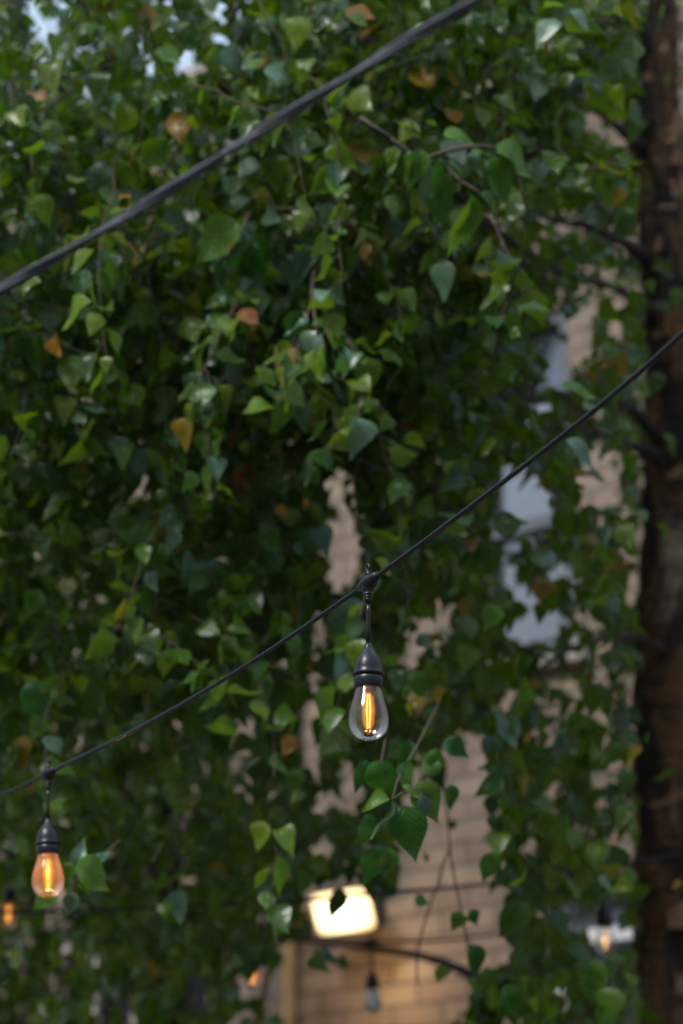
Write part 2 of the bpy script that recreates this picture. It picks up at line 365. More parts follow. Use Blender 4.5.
def window(o, rails, muntins, reflection_slats=None, lit=False, sill=True, fw=.045, paint=None):
    a, c, z0, z1 = o
    m = MB(); y0, y1 = D - .035, D + .02
    m.box(a + .002, a + fw, y0, y1, z0, z1); m.box(c - fw, c - .002, y0, y1, z0, z1)
    m.box(a + fw, c - fw, y0, y1, z1 - fw, z1 - .002); m.box(a + fw, c - fw, y0, y1, z0 + .002, z0 + fw)
    for z in rails: m.box(a + fw, c - fw, y0 + .004, y1 - .004, z - .022, z + .022)
    for x in muntins: m.box(x - .014, x + .014, y0 + .01, y1 - .01, z0 + fw, z1 - fw)
    w = m.build('window', paint or FRAME, b, smooth=False)
    m = MB(); m.box(a + fw * .6, c - fw * .6, D + .002, D + .006, z0 + fw * .6, z1 - fw * .6); m.build('pane', PANE, w, smooth=False)
    if sill:
        m = MB(); m.box(a - .06, c + .06, -.05, D - .04, z0 - .07, z0 - .002); m.build('sill', STONE, w, smooth=False, bevel=.006)
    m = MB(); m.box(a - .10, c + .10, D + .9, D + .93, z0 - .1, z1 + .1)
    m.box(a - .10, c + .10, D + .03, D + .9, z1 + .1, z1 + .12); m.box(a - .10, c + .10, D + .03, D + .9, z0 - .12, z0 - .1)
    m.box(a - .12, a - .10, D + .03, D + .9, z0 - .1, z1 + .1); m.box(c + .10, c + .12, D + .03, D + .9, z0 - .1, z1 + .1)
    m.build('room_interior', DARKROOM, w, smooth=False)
    if reflection_slats:  # pale slats added in place of the sky's reflection on the pane
        m = MB(); z_0, z_1 = reflection_slats; n = 24
        for k in range(n):
            zz0 = z_0 + (z_1 - z_0) * k / n; zz1 = z_0 + (z_1 - z_0) * (k + 1) / n
            m.box(a + fw, c - fw, D + .022, D + .026 + .002 * math.sin(k * 2.1), zz0, zz1 - .0015)
        m.build('reflection_slats', WINDOW_WHITE, w, smooth=False)
    if lit:
        for x in lit:  # glowing columns added behind the pane
            m = MB(); m.lathe([(.05, z0 + .1), (.055, z0 + .4), (.05, z1 - .14), (.03, z1 - .10)], 16, x, D + .30)
            m.build('glow_column', ROOMLIT, w)
    return w
zmid = wall_hit(520, 524)[1]
ztopslats = wall_hit(555, 388)[1]
window(w1, [zmid], [], reflection_slats=(w1[2] + .05, ztopslats))
window(w2, [(w2[2] + w2[3]) / 2], [], reflection_slats=(w2[2] + .03, w2[3] - .03), fw=.03, paint=WINDOW_WHITE)
lx = [wall_hit(p, 980, .5)[0] for p in (66, 97, 193)]
window(w3, [], [w3[0] + (w3[1] - w3[0]) * k / 4 for k in (1, 2, 3)], lit=lx, paint=PIPE)
# downpipe
xp = wall_hit(297, 985)[0]
mb = MB(); mb.tube([(xp, -.06, 0.02), (xp, -.06, ROOFZ - .12), (xp, -.02, ROOFZ - .05)], .032, 14)
for z in (1.0, 2.1, 2.9, 3.7):
    mb.lathe([(.033, z), (.039, z + .002), (.039, z + .04), (.033, z + .042)], 14, xp, -.06)
    mb.box(xp - .055, xp + .055, -.03, -.001, z + .012, z + .03)
mb.build('downpipe', PIPE, b)

# flood light
_fx, _fz = wall_hit(344, 911, -.16)
fl = empty('wall_flood_light', Vector((W0.x, W0.y, 0)) + wx * _fx - wn * .16 + Vector((0, 0, _fz)), WYAW)
tag(fl, 'glowing square flood light on the brick wall, partly covered by hanging leaves', 'wall light')
T = Matrix.Rotation(R(-18), 4, 'X')
def rounded(w, h, r, y, n=5):
    pts = []
    for cx, cz, a0 in ((w / 2 - r, h / 2 - r, 0), (-w / 2 + r, h / 2 - r, 90), (-w / 2 + r, -h / 2 + r, 180), (w / 2 - r, -h / 2 + r, 270)):
        for k in range(n + 1):
            a = R(a0 + 90 * k / n); pts.append(Vector((cx + r * math.cos(a), y, cz + r * math.sin(a))))
    return pts
def slab(mb, w, h, r, y0, y1, M):
    a = [M @ p for p in rounded(w, h, r, y0)]; c = [M @ p for p in rounded(w, h, r, y1)]; n = len(a)
    mb.add(a + c, [tuple(range(n)), tuple(range(2 * n - 1, n - 1, -1))] + [(i, i + n, (i + 1) % n + n, (i + 1) % n) for i in range(n)])
T = Matrix.Rotation(R(20), 4, 'X')      # face tips down
mb = MB(); slab(mb, .275, .160, .03, -.002, .06, T); mb.build('housing', LAMPHOUSE, fl, smooth=False, bevel=.004)
mb = MB(); slab(mb, .255, .140, .026, -.012, -.003, T); mb.build('lens', FLOOD, fl, smooth=False)
mb = MB(); mb.box(-.03, .03, .062, .155, -.02, .02); mb.box(-.05, .05, .148, .158, -.05, .05); mb.build('bracket', LAMPHOUSE, fl, smooth=False, bevel=.003)
ld = bpy.data.lights.new('flood_light_beam', 'POINT'); ld.energy = 3.6; ld.color = (1, .62, .25); ld.shadow_soft_size = .05
lo = bpy.data.objects.new('flood_light_beam', ld); COL.objects.link(lo); lo.parent = fl; lo.location = (.10, -.10, -.26)

# ------------------------------------------------------------------ cables
def depth1(px): 
    u = (px - 341.5) / FPX
    return 1.7985 / (u + .655)
c1px = [(-700, 1010), (-350, 920), (-120, 838), (0, 795), (50, 772), (150, 722), (250, 663), (355, 592), (368, 582), (381, 573), (450, 522), (530, 461), (610, 397), (683, 333), (800, 222), (1000, 10), (1300, -330)]
c1 = catmull([P(x, y, depth1(x)) for x, y in c1px], 10)
mb = MB(); mb.tube(c1, .0028, 10); o = mb.build('string_light_cable', CABLE)
tag(o, 'thin sharp black cable rising to the right, carrying the two nearest lit bulbs', 'cable')

d2 = lambda px: 2.02 - .0004 * px
c2px = [(-900, 770), (-400, 508), (0, 289), (85, 241), (175, 186), (255, 134), (341, 82), (401, 44), (476, 0), (700, -140), (1100, -400), (1600, -730)]
c2 = catmull([P(x, y, max(d2(x), 1.3)) for x, y in c2px], 24)
mb = MB()
for s in (0, math.pi):
    pts = []; acc = 0
    for i, p in enumerate(c2):
        t = (c2[min(i + 1, len(c2) - 1)] - c2[max(i - 1, 0)]).normalized()
        if i: acc += (p - c2[i - 1]).length
        e1 = t.cross(Vector((0, 0, 1))).normalized(); e2 = t.cross(e1)
        a = s + acc * 2 * math.pi / .26
        pts.append(p + (e1 * math.cos(a) + e2 * math.sin(a)) * .0020)
    mb.tube(pts, [.0026 * (1 + .10 * math.sin(k * 1.7) * math.sin(k * .43)) for k in range(len(pts))], 8)
o = mb.build('overhead_cable', GREYCABLE)
tag(o, 'thick blurred grey twisted cable crossing the top left corner nearest the camera', 'cable')

c3px = [(-500, 905), (-200, 914), (20, 912), (140, 908), (265, 903), (310, 900), (380, 893), (480, 885), (560, 876), (604, 868), (640, 861), (683, 853), (900, 805), (1300, 690)]
d3 = lambda px: 5.05
c3 = catmull([P(x, y, d3(x)) for x, y in c3px], 8)
mb = MB(); mb.tube(c3, .0034, 8); o = mb.build('string_light_cable', CABLE)
tag(o, 'far thin black cable sagging low across the brick wall just above the wall light', 'cable')
c4px = [(-500, 700), (-200, 790), (11, 855), (120, 893), (250, 926), (372, 941), (467, 938), (560, 920), (683, 885), (1000, 760), (1300, 610)]
c4 = catmull([P(x, y, 6.1) for x, y in c4px], 8)
mb = MB(); mb.tube(c4, .0034, 8); o = mb.build('string_light_cable', CABLE)
tag(o, 'farthest thin black cable, passing just below the glowing wall light', 'cable')

# ------------------------------------------------------------------ hanging bulbs
def make_lamp():
    root = empty('hanging_bulb', (0, 0, 0))
    mm = .001
    # connector: built along local X; tilted later with the cable
    con = MB()
    con.tube([(-.021, 0, 0), (-.018, 0, 0), (-.011, 0, 0), (-.006, 0, -.001), (.006, 0, -.001), (.011, 0, 0), (.018, 0, 0), (.021, 0, 0)],
             [.0040, .0052, .0062, .0086, .0086, .0062, .0052, .0040], 14)
    connector = con.build('connector', BLACK, root)
    nk = MB()
    nk.lathe([(.0002, .004), (.006, .003), (.0075, -.004), (.0066, -.011), (.0052, -.013), (.0058, -.0135), (.0058, -.0155), (.0044, -.016), (.0052, -.0165), (.0052, -.0185), (.0038, -.019),
              (.0045, -.0195), (.0045, -.0215), (.0034, -.022), (.0034, -.024), (.0002, -.024)], 20)
    nk.build('strain_relief', BLACK, connector)
    tb = MB()   # hanging eyelet on top
    ring = [(math.cos(a) * .0028, 0, .0165 + math.sin(a) * .0040) for a in [2 * math.pi * k / 14 for k in range(15)]]
    tb.tube(ring, .0015, 8, caps=False); tb.box(-.0026, .0026, -.0018, .0018, .004, .0135)
    tb.build('eyelet', BLACK, connector)
    co = MB(); co.tube([(0, 0, -.022), (.0006, 0, -.035), (-.0003, 0, -.055), (0, 0, -.074)], .0024, 12); co.build('cord', CABLE, root)
    so = MB()
    so.lathe([(.0002, -.0705), (.0036, -.071), (.0042, -.074), (.0062, -.078), (.0098, -.083), (.0132, -.0885), (.0152, -.094), (.0158, -.099), (.0160, -.1035), (.0162, -.1038),
              (.0156, -.109), (.0161, -.1095), (.0162, -.113), (.0160, -.120), (.0154, -.1215), (.0140, -.1215), (.0136, -.112), (.0002, -.112)], 48)
    socket = so.build('socket', BLACK, root)
    fr = MB(); fr.lathe([(.0158, -.1036), (.0174, -.1040), (.0179, -.1050), (.0179, -.1066), (.0172, -.1078), (.0155, -.1082)], 48); fr.build('collar', BLACK, socket)
    gl = MB()
    prof = [(.0128, -.118), (.0138, -.121), (.0152, -.126), (.0170, -.133), (.0190, -.139), (.0208, -.146), (.0220, -.152), (.0225, -.1575), (.0221, -.163), (.0208, -.1682), (.0180, -.173), (.0140, -.1765), (.0098, -.1788), (.0050, -.1800), (.0002, -.1804)]
    gl.lathe(prof, 56); bulb = gl.build('bulb', BULB, root, subsurf=1)
    st = MB(); st.lathe([(.0060, -.114), (.0052, -.120), (.0030, -.127), (.0022, -.131), (.0022, -.136), (.0002, -.137)], 20); st.build('stem', STEM, bulb)
    for k in range(4):
        a = math.pi / 2 * k + .55
        f = MB(); r0, r1 = .0015, .0027
        f.tube([(r0 * math.cos(a), r0 * math.sin(a), -.129), (r1 * math.cos(a), r1 * math.sin(a), -.146), (r0 * math.cos(a), r0 * math.sin(a), -.1665)], .00042, 8)
        nf = len(f.f)
        f.tube([(r0 * math.cos(a), r0 * math.sin(a), -.127), (r1 * math.cos(a) * .9, r1 * math.sin(a) * .9, -.1325), (r1 * math.cos(a), r1 * math.sin(a), -.147), (r1 * math.cos(a) * .9, r1 * math.sin(a) * .9, -.162), (r0 * math.cos(a), r0 * math.sin(a), -.1685)], [.0015, .0042, .0056, .0045, .0018], 16)  # wide added shell that carries the painted bloom
        fo = f.build('filament', FIL, bulb); fo.data.materials.append(GLOW_SHELL)
        fo.data.polygons.foreach_set('material_index', [0] * nf + [1] * (len(fo.data.polygons) - nf))
    sup = MB(); sup.tube([(0, 0, -.136), (0, 0, -.1685)], .0005, 6); sup.lathe([(.0002, -.167), (.0024, -.1675), (.0024, -.1685), (.0002, -.169)], 12); sup.build('filament_support', METAL, bulb)
    return root
def copy_tree(o, parent=None):
    c = o.copy(); COL.objects.link(c); c.parent = parent
    if parent: c.matrix_parent_inverse = o.matrix_parent_inverse.copy()
    for ch in list(o.children): copy_tree(ch, c)
    return c
def place_lamp(root, curve, px, tilt=(0, 0), swing=0.0):
    best = min(range(1, len(curve) - 1), key=lambda i: abs(proj(curve[i])[0] - px))
    p = curve[best]; 
    # exact interpolation
    for i in range(len(curve) - 1):
        a, c = proj(curve[i])[0], proj(curve[i + 1])[0]
        if (a - px) * (c - px) <= 0 and a != c:
            t = (px - a) / (c - a); p = curve[i].lerp(curve[i + 1], t); tg = (curve[i + 1] - curve[i]).normalized(); break
    yaw = math.atan2(tg.y, tg.x)
    root.location = p; root.rotation_mode = 'QUATERNION'
    root.rotation_quaternion = (Matrix.Rotation(swing, 4, 'Y') @ Matrix.Rotation(yaw, 4, 'Z')).to_quaternion()
    el = math.asin(max(-1, min(1, tg.z)))
    for ch in root.children:
        if ch.name.startswith('connector'):
            ch.rotation_euler = (0, -el, 0)
            for g in ch.children: g.rotation_euler = (0, el, 0)
    return p
GRP = 'bulbs hanging from the string lights'
def point_glow(root, e, z=-.148):
    l = bpy.data.lights.new('bulb_glow', 'POINT'); l.energy = e; l.color = (1, .52, .16); l.shadow_soft_size = .004
    o = bpy.data.objects.new('bulb_glow', l); COL.objects.link(o); o.parent = root; o.location = (0, 0, z)
proto = make_lamp(); bulbs = []
spec = [(c1, 368, 'sharp clear bulb with a glowing orange filament, hanging in the centre of the picture', .05),
        (c1, 48, 'glowing amber bulb near the left edge, beside a tuft of bright green leaves', .36),
        (c3, 265.5, 'small blurred amber bulb left of the pale downpipe under the wall light', .05),
        (c3, 603, 'small blurred bulb on a dark socket beside the trunk, before the lower right window', .012),
        (c4, 372, 'small unlit whitish bulb against the warm lit brick below the wall light', 0),
        (c4, 11, 'tiny amber glint of a bulb nearly hidden in dark leaves at the left edge', .05)]
for k, (cv, px, lab, e) in enumerate(spec):
    r = proto if k == 0 else copy_tree(proto)
    bulbs.append((r, cv, px, lab, e))
for r, cv, px, lab, e in bulbs:
    tag(r, lab, 'light bulb', GRP)
    place_lamp(r, cv, px, swing=R(-2.2) if px == 48 else (R(9) if px == 265.5 else 0))
    if e: point_glow(r, e)
for o in bulbs[4][0].children_recursive:          # the unlit one
    if o.name.startswith('filament') and 'support' not in o.name:
        o.data = o.data.copy(); o.data.materials[0] = METAL
    if o.name.startswith('bulb') or o.name.startswith('stem'):
        if o.type == 'MESH': o.data = o.data.copy(); o.data.materials[0] = BULB_CLEAR

for o in bulbs[3][0].children_recursive:
    if o.name.startswith('filament') and 'support' not in o.name:
        o.data = o.data.copy(); o.data.materials[0] = FIL_DIM; o.data.materials[1] = BULB
for k in (1, 2, 5):
    for o in bulbs[k][0].children:
        if o.name.startswith('bulb') and o.type == 'MESH': o.data = o.data.copy(); o.data.materials[0] = BULB_AMBER
lb = bulbs[1][0]
for o in lb.children:
    if o.name.startswith('cord'): o.scale = (1, 1, .90)
    elif not o.name.startswith('connector'): o.location.z += .0065
lb.rotation_euler = (lb.rotation_euler[0], lb.rotation_euler[1], lb.rotation_euler[2])

# ------------------------------------------------------------------ leaves
ST_HI = [(0, .02), (.05, .20), (.14, .36), (.26, .43), (.40, .415), (.55, .33), (.70, .215), (.84, .105), (.93, .045), (1.0, .004)]
ST_LO = [(0, .02), (.06, .21), (.16, .35), (.29, .395), (.48, .33), (.66, .20), (.84, .08), (1.0, .005)]
ST_SERR = []
for _k in range(25):
    _v = _k / 24; _a = [q[0] for q in ST_HI]; _b = [q[1] for q in ST_HI]
    ST_SERR.append((_v, float(np.interp(_v, _a, _b))))
def leaf_template(st, fold=.16, curl=.16, serr=False):
    V = []; UVs = []; F = []
    for i, (v, w) in enumerate(st):
        z0 = -curl * v * v + .05 * math.sin(v * 7)
        ww = w * (1.05 if (serr and i % 2) else 1)
        for s in (-1, 0, 1):
            V.append((s * ww, v, z0 + (fold * w + .03 * s * math.sin(v * 9) if s else 0))); UVs.append((s * w / .43, v))
    for i in range(len(st) - 1):
        a = i * 3
        F += [(a, a + 1, a + 4, a + 3), (a + 1, a + 2, a + 5, a + 4)]
    return np.array(V), np.array(UVs), np.array(F)
TL = [leaf_template(ST_LO, f, c) for f, c in ((.22, .15), (.12, .38), (-.15, .30), (.45, .10), (.65, .4), (.30, -.25))]
TH = [leaf_template(ST_SERR, f, c, True) for f, c in ((.22, .12), (.10, .28), (.35, .08), (.55, .2))]

class Foliage:
    def __init__(s): s.leaves = []; s.tw = MB()
    def leaf(s, base, tip_dir, normal, size, hi=False, mi=0, wid=1.0):
        s.leaves.append((base, tip_dir, normal, size, hi, mi, wid))
    def build(s, name, mats, parent):
        Vs = []; Fs = []; UVl = []; MI = []; off = 0
        for base, y, n, size, hi, mi, wid in s.leaves:
            T = random.choice(TH if hi else TL)
            y = y.normalized(); x = y.cross(n)
            if x.length < 1e-4: x = y.orthogonal()
            x.normalize(); z = x.cross(y)
            M = np.array([[x.x, y.x, z.x], [x.y, y.y, z.y], [x.z, y.z, z.z]]) * size
            tv = T[0].copy(); tv[:, 0] *= wid
            Vs.append(tv @ M.T + np.array(base)); Fs.append(T[2] + off); off += len(T[0])
            UVl.append(T[1][T[2].ravel()]); MI.append(np.full(len(T[2]), mi))
        nl = off; tv = s.tw.v; tf = s.tw.f
        allV = np.concatenate(Vs) if Vs else np.zeros((0, 3))
        verts = allV.tolist() + [tuple(v) for v in tv]
        faces = (np.concatenate(Fs).tolist() if Fs else []) + [tuple(i + nl for i in f) for f in tf]
        mi = np.concatenate(MI).tolist() + [len(mats)] * len(tf)
        o = link_mesh(name, verts, faces, list(mats) + [TWIG], parent, True, mi)
        uvl = o.data.uv_layers.new(name='leaf')
        nloops = len(o.data.loops); arr = np.zeros((nloops, 2)); u = np.concatenate(UVl); arr[:len(u)] = u
        uvl.data.foreach_set('uv', arr.ravel())
        return o

GAPS = [
   # px, py, rx, ry, share of leaves left out: where the wall, window or sky shows between the hanging twigs
 (343,540,22,52,.88),(332,480,12,18,.85),(385,520,12,25,.5),(440,620,18,34,.85),(415,640,12,26,.85),(488,560,16,50,.7),(518,495,32,26,.98),(505,545,15,14,.97),(527,540,9,8,.95),(545,525,16,11,.95),(508,575,14,9,.97),(560,575,17,11,.95),(528,598,17,12,.97),(515,632,17,10,.985),(545,625,15,15,.98),(575,590,8,8,.9),(530,520,20,10,.9),
 (552,335,20,28,.9),(583,330,12,40,.9),(556,378,15,18,.97),(543,410,10,10,.97),(600,290,14,20,.75),(618,330,10,22,.65),(560,295,12,12,.7),
 (442,860,46,80,.93),(465,790,26,60,.93),(420,770,22,25,.6),(400,935,80,32,.97),(375,1000,90,40,.97),(345,908,44,34,.985),(460,960,40,40,.8),(490,900,22,70,.85),
 (352,780,12,38,.85),(312,725,14,50,.85),(245,755,17,48,.8),(274,835,9,55,.75),(210,770,9,24,.7),(297,980,16,55,.97),(266,982,24,22,.985),(603,935,15,34,.95),(372,998,16,20,.95),(320,640,14,30,.8),(325,820,12,45,.8),
 (603,112,12,10,.9),(592,130,10,9,.9),(618,126,10,22,.9),(556,92,7,6,.9),(575,82,6,6,.9),(588,50,7,7,.9),(570,98,6,6,.9),(615,78,6,8,.9),(570,145,7,7,.8),(450,92,28,14,.75),(490,92,10,10,.8),(545,70,12,10,.8),(470,165,10,10,.5),(550,225,30,24,.6),(520,300,16,20,.5),
 (600,480,26,36,.85),(585,540,18,40,.65),(625,560,14,50,.65),(585,660,22,60,.6),(545,720,16,60,.55),(600,760,22,60,.6),(550,800,14,30,.6),(625,850,26,22,.7),(500,690,18,32,.55),
 (572,910,12,14,.97),(590,925,10,9,.95),(612,905,10,12,.97),(608,935,16,16,.97),(600,955,12,14,.9),(566,932,9,8,.95),(560,1000,14,16,.6),(600,1010,14,14,.6),
 (440,450,12,20,.5),(425,560,12,18,.5),(440,300,16,20,.4),
 (63,8,6.8,7.7,.985),(34,14,5.1,5.1,.97),(50,22,6.8,5.1,.97),(57,28,5.1,4.3,.97),(68,48,6.0,6.0,.97),(62,68,6.8,5.1,.97),(160,6,12.0,8.5,.985),(188,4,8.5,7.7,.985),(172,19,8.5,6.8,.98),(135,34,7.7,8.5,.98),(150,65,8.5,9.3,.98),(148,84,4.3,5.1,.97),(184,50,7.7,6.8,.98),(193,68,7.7,5.1,.98),(205,60,5.1,5.1,.97),(220,8,6.8,10.2,.98),(224,36,6.8,6.0,.98),(242,6,6.8,7.7,.985),(300,3,7.7,5.1,.98),(334,2,6.0,4.3,.97),(250,22,4.3,6.0,.96),(108,40,4.3,4.3,.9),(20,40,4.3,4.3,.9),(118,12,4.3,5.1,.95),(88,92,10,7,.9),(35,96,18,8,.9),(220,44,10,10,.85),(190,64,14,16,.92),
 (10,150,12,22,.75),(7,228,14,28,.75),(45,205,12,10,.7),(30,130,8,8,.6),(145,485,12,18,.85),(153,428,5,22,.9),(18,185,14,12,.6),
 (68,968,8,30,.93),(97,988,9,36,.85),(192,985,10,16,.95),(205,996,8,8,.9),(155,970,14,30,.4),(60,890,8,14,.5),
]
LIMB_LINES = [(632, 140, 590, 108), (645, 262, 600, 232), (600, 232, 550, 220), (648, 305, 600, 282), (600, 282, 545, 268), (545, 268, 490, 225), (655, 428, 620, 405), (620, 405, 560, 398), (560, 398, 500, 403), (655, 455, 620, 445), (620, 445, 585, 430), (600, 640, 645, 645)]
def limb_prob(px, py, d):
    if d > 6.0: return 0
    for x0, y0, x1, y1 in LIMB_LINES:
        dx, dy = x1 - x0, y1 - y0; t = max(0, min(1, ((px - x0) * dx + (py - y0) * dy) / (dx * dx + dy * dy)))
        if math.hypot(px - x0 - t * dx, py - y0 - t * dy) < 15: return .88
    return 0
def gap_prob(px, py):
    pr = 0
    for gx, gy, rx, ry, s in GAPS:
        q = ((px - gx) / rx) ** 2 + ((py - gy) / ry) ** 2
        if q < 1.3: pr = max(pr, s * min(1, (1.35 - q) * 2.2))
    return pr
def in_trunk(px, py): return px > 632
def rv(s=1.0): return Vector((random.gauss(0, s), random.gauss(0, s), random.gauss(0, s)))

def twig(fol, start, length, dir0, droop, size, skip=None, hi=False, spacing=.029, mi=0, mats=5):
    p = Vector(start); d = Vector(dir0).normalized(); pts = [p.copy()]; n = max(3, int(length / spacing)); side = 1
    keep = []
    for i in range(n):
        d = (d + Vector((0, 0, -1)) * droop + rv(.15)).normalized(); q = p + d * spacing
        px, py, dd = proj(q) if (q - C0).dot(FW) > .5 else (9999, 9999, 1)
        ok = random.random() > (skip(px, py, dd) if skip else 0)
        keep.append(ok)
        for rep in range(2 if random.random() < .30 else 1):
            if not ok: continue
            lat = d.cross(Vector((0, 0, 1)) if abs(d.z) < .9 else Vector((random.uniform(-1, 1), random.uniform(-1, 1), 0))).normalized() * side; side = -side
            pet = (lat * .8 + d * .5 + Vector((0, 0, -.2)) + rv(.25)).normalized()
            base = q + pet * random.uniform(.010, .020)
            s = size * random.choice((.55, .8, .95, 1.0, 1.1, 1.25)) * random.uniform(.9, 1.1)
            tip = (Vector((0, 0, -1)) * random.uniform(.1, 1.2) + pet * .8 + rv(.45)).normalized()
            nor = (Vector((0, -.32, .80)) + rv(.85)).normalized()
            if random.random() < .1: nor = -nor
            lp = proj(base + tip * s * .55)
            if skip and random.random() < max(gap_prob(lp[0], lp[1]), limb_prob(*lp), .90 if 636 < lp[0] < 720 and lp[2] < 6.2 else 0): continue
            q_ = random.random()
            fol.leaf(base, tip, nor, s, hi, (2 if q_ < .08 else 3 if q_ < .15 else mi) if mats > 1 else mi)
            fol.tw.add([q, q + Vector((.0012, 0, 0)), base + Vector((.0008, 0, 0)), base], [(0, 1, 2, 3)])
        p = q; pts.append(p.copy())
    # bare twig kept only where it carries leaves nearby
    run = []
    for i in range(len(pts)):
        bad = False
        if skip:
            px, py, dd = proj(pts[i]); bad = max(skip(px, py, dd), gap_prob(px, py)) > .5
        if not bad: run.append(i)
        if (bad or i == len(pts) - 1):
            if len(run) >= 3: fol.tw.tube([pts[k] for k in run], [.0021 * (1 - .7 * k / len(pts)) for k in run], 4, caps=False)
            run = []

def spray_field(fol, n, xr, yr, depth, size, skip, length=(.25, .75), mats=5):
    for _ in range(n):
        px = random.uniform(*xr); py = random.uniform(*yr); d = depth()
        st = P(px, py, d)
        if st.z < .5: continue
        a = random.uniform(0, 2 * math.pi)
        twig(fol, st, random.uniform(*length), (math.cos(a), math.sin(a) * .8, random.uniform(-.5, .5)), random.uniform(.04, .26), size, skip, mats=mats)

def skip_std(px, py, d):
    pr = gap_prob(px, py)
    if pr < .82: pr = 0
    if in_trunk(px, py) and d < 6.6: pr = max(pr, .93 if px < 720 else .4)
    if 0 < d < 3.45: pr = 1
    return pr
def skip_left(px, py, d):
    return skip_std(px, py, d)

# trees ------------------------------------------------------------
def trunk_obj(pts, rads, name, mat, parent, n=20, amp=.06, seed=1, sub=6):
    cp = catmull(pts, sub); rr = []
    for i in range(len(pts) - 1):
        for k in range(sub): rr.append(rads[i] + (rads[i + 1] - rads[i]) * k / sub)
    rr.append(rads[-1])
    mb = MB(); mb.tube(cp, rr, n, wob=amp, seed=seed); return mb.build(name, mat, parent)

base_r = P(662, 1024, 6.0); base_r = Vector((base_r.x, base_r.y, 0))
t1 = empty('river_birch', base_r); tag(t1, 'river birch with a rough rust brown trunk at the right edge and drooping leafy twigs', 'tree')
def rel(root, pts): return [Vector(p) - root.location for p in pts]
tpts = [base_r, base_r + Vector((0, 0, .9)), P(668, 1024, 6.0), P(669, 850, 6.0), P(671, 700, 6.0), P(676, 560, 6.0), P(677, 430, 6.0), P(672, 300, 6.0), P(660, 180, 6.0), P(649, 100, 6.0), P(647, 30, 6.0), P(642, -60, 6.0), P(647, -250, 6.1), P(642, -500, 6.2)]
trads = [.13, .11, .086, .090, .094, .090, .082, .074, .066, .072, .078, .076, .055, .03]
# peeling curls
mb = MB(); rr = random.Random(5)
_cp = catmull(rel(t1, tpts), 10); _rr = [trads[min(i // 10, len(trads) - 2)] + (trads[min(i // 10, len(trads) - 2) + 1] - trads[min(i // 10, len(trads) - 2)]) * (i % 10) / 10 for i in range(len(_cp) - 1)] + [trads[-1]]
mb.tube(_cp, _rr, 28, wob=.085, seed=3); _nt = len(mb.f)
for k in range(70):
    i = rr.uniform(2, 10.5); j = int(i); f = i - j
    c = tpts[j].lerp(tpts[j + 1], f) - base_r; rad = trads[j] * (1 - f) + trads[j + 1] * f
    a = rr.uniform(math.pi * .75, math.pi * 2.2); w = rr.uniform(.02, .05); h = rr.uniform(.02, .07)
    vs = []; 
    for u in range(5):
        aa = a + (u / 4) * w / rad * 1.2; lift = 1.03 + .30 * (u / 4) ** 2 * rr.uniform(.3, 1)
        for z in (0, h): vs.append(c + Vector((math.cos(aa) * rad * lift, math.sin(aa) * rad * lift, z + rr.uniform(-.004, .004))))
    mb.add(vs, [(2 * u, 2 * u + 2, 2 * u + 3, 2 * u + 1) for u in range(4)])
trunk = mb.build('trunk', BARK, t1); trunk.data.materials.append(PEEL)
trunk.data.polygons.foreach_set('material_index', [0] * _nt + [1] * (len(trunk.data.polygons) - _nt))
limbs = [
 ([P(648, 150, 5.98), P(632, 140, 5.9), P(612, 122, 5.8), P(590, 108, 5.7), P(560, 98, 5.6), P(520, 92, 5.4)], [.018, .014, .011, .008, .005, .003]),
 ([P(655, 268, 5.98), P(636, 250, 5.9), P(610, 236, 5.8), P(585, 225, 5.7), P(556, 220, 5.6), P(500, 200, 5.3), P(440, 180, 5.0)], [.020, .017, .014, .012, .009, .006, .003]),
 ([P(655, 315, 5.98), P(640, 302, 5.85), P(615, 288, 5.6), P(585, 279, 5.3), P(560, 272, 5.1), P(520, 248, 4.7), P(480, 215, 4.3), P(440, 178, 4.0), P(395, 142, 3.8), P(360, 120, 3.7)], [.016, .014, .011, .009, .008, .007, .0055, .0045, .0035, .002]),
 ([P(668, 445, 5.98), P(650, 428, 5.9), P(632, 410, 5.85), P(605, 402, 5.8), P(572, 398, 5.7), P(530, 402, 5.6), P(480, 396, 5.4), P(420, 410, 5.2), P(385, 470, 5.1)], [.022, .018, .014, .011, .009, .007, .006, .004, .002]),
 ([P(668, 468, 5.98), P(650, 452, 5.9), P(632, 446, 5.85), P(608, 436, 5.8), P(585, 430, 5.7), P(560, 436, 5.6)], [.018, .015, .012, .009, .006, .003]),
 ([P(656, 75, 5.98), P(640, 35, 5.93), P(622, 5, 5.88), P(596, -40, 5.8), P(560, -140, 5.7)], [.036, .032, .027, .02, .01]),
 ([P(672, 1075, 6.0), P(620, 1060, 6.1), P(560, 1025, 6.4), P(510, 998, 6.6), P(470, 974, 6.7), P(425, 957, 6.8), P(370, 948, 6.8), P(300, 940, 6.8), P(230, 930, 6.7), P(160, 915, 6.6)], [.040, .034, .028, .020, .016, .012, .010, .008, .006, .004]),
 ([P(660, -120, 6.0), P(560, -160, 5.6), P(430, -150, 5.1), P(300, -80, 4.6), P(230, 20, 4.2)], [.03, .022, .015, .01, .004]),
 ([P(680, 660, 6.0), P(640, 640, 5.8), P(600, 640, 5.6), P(560, 655, 5.4), P(520, 690, 5.2), P(500, 740, 5.1)], [.012, .010, .008, .006, .004, .002]),
]
for k, (pp, rd) in enumerate(limbs):
    trunk_obj(rel(t1, pp), rd, 'limb', BARK_D, t1, 10, .08, 20 + k, 5)
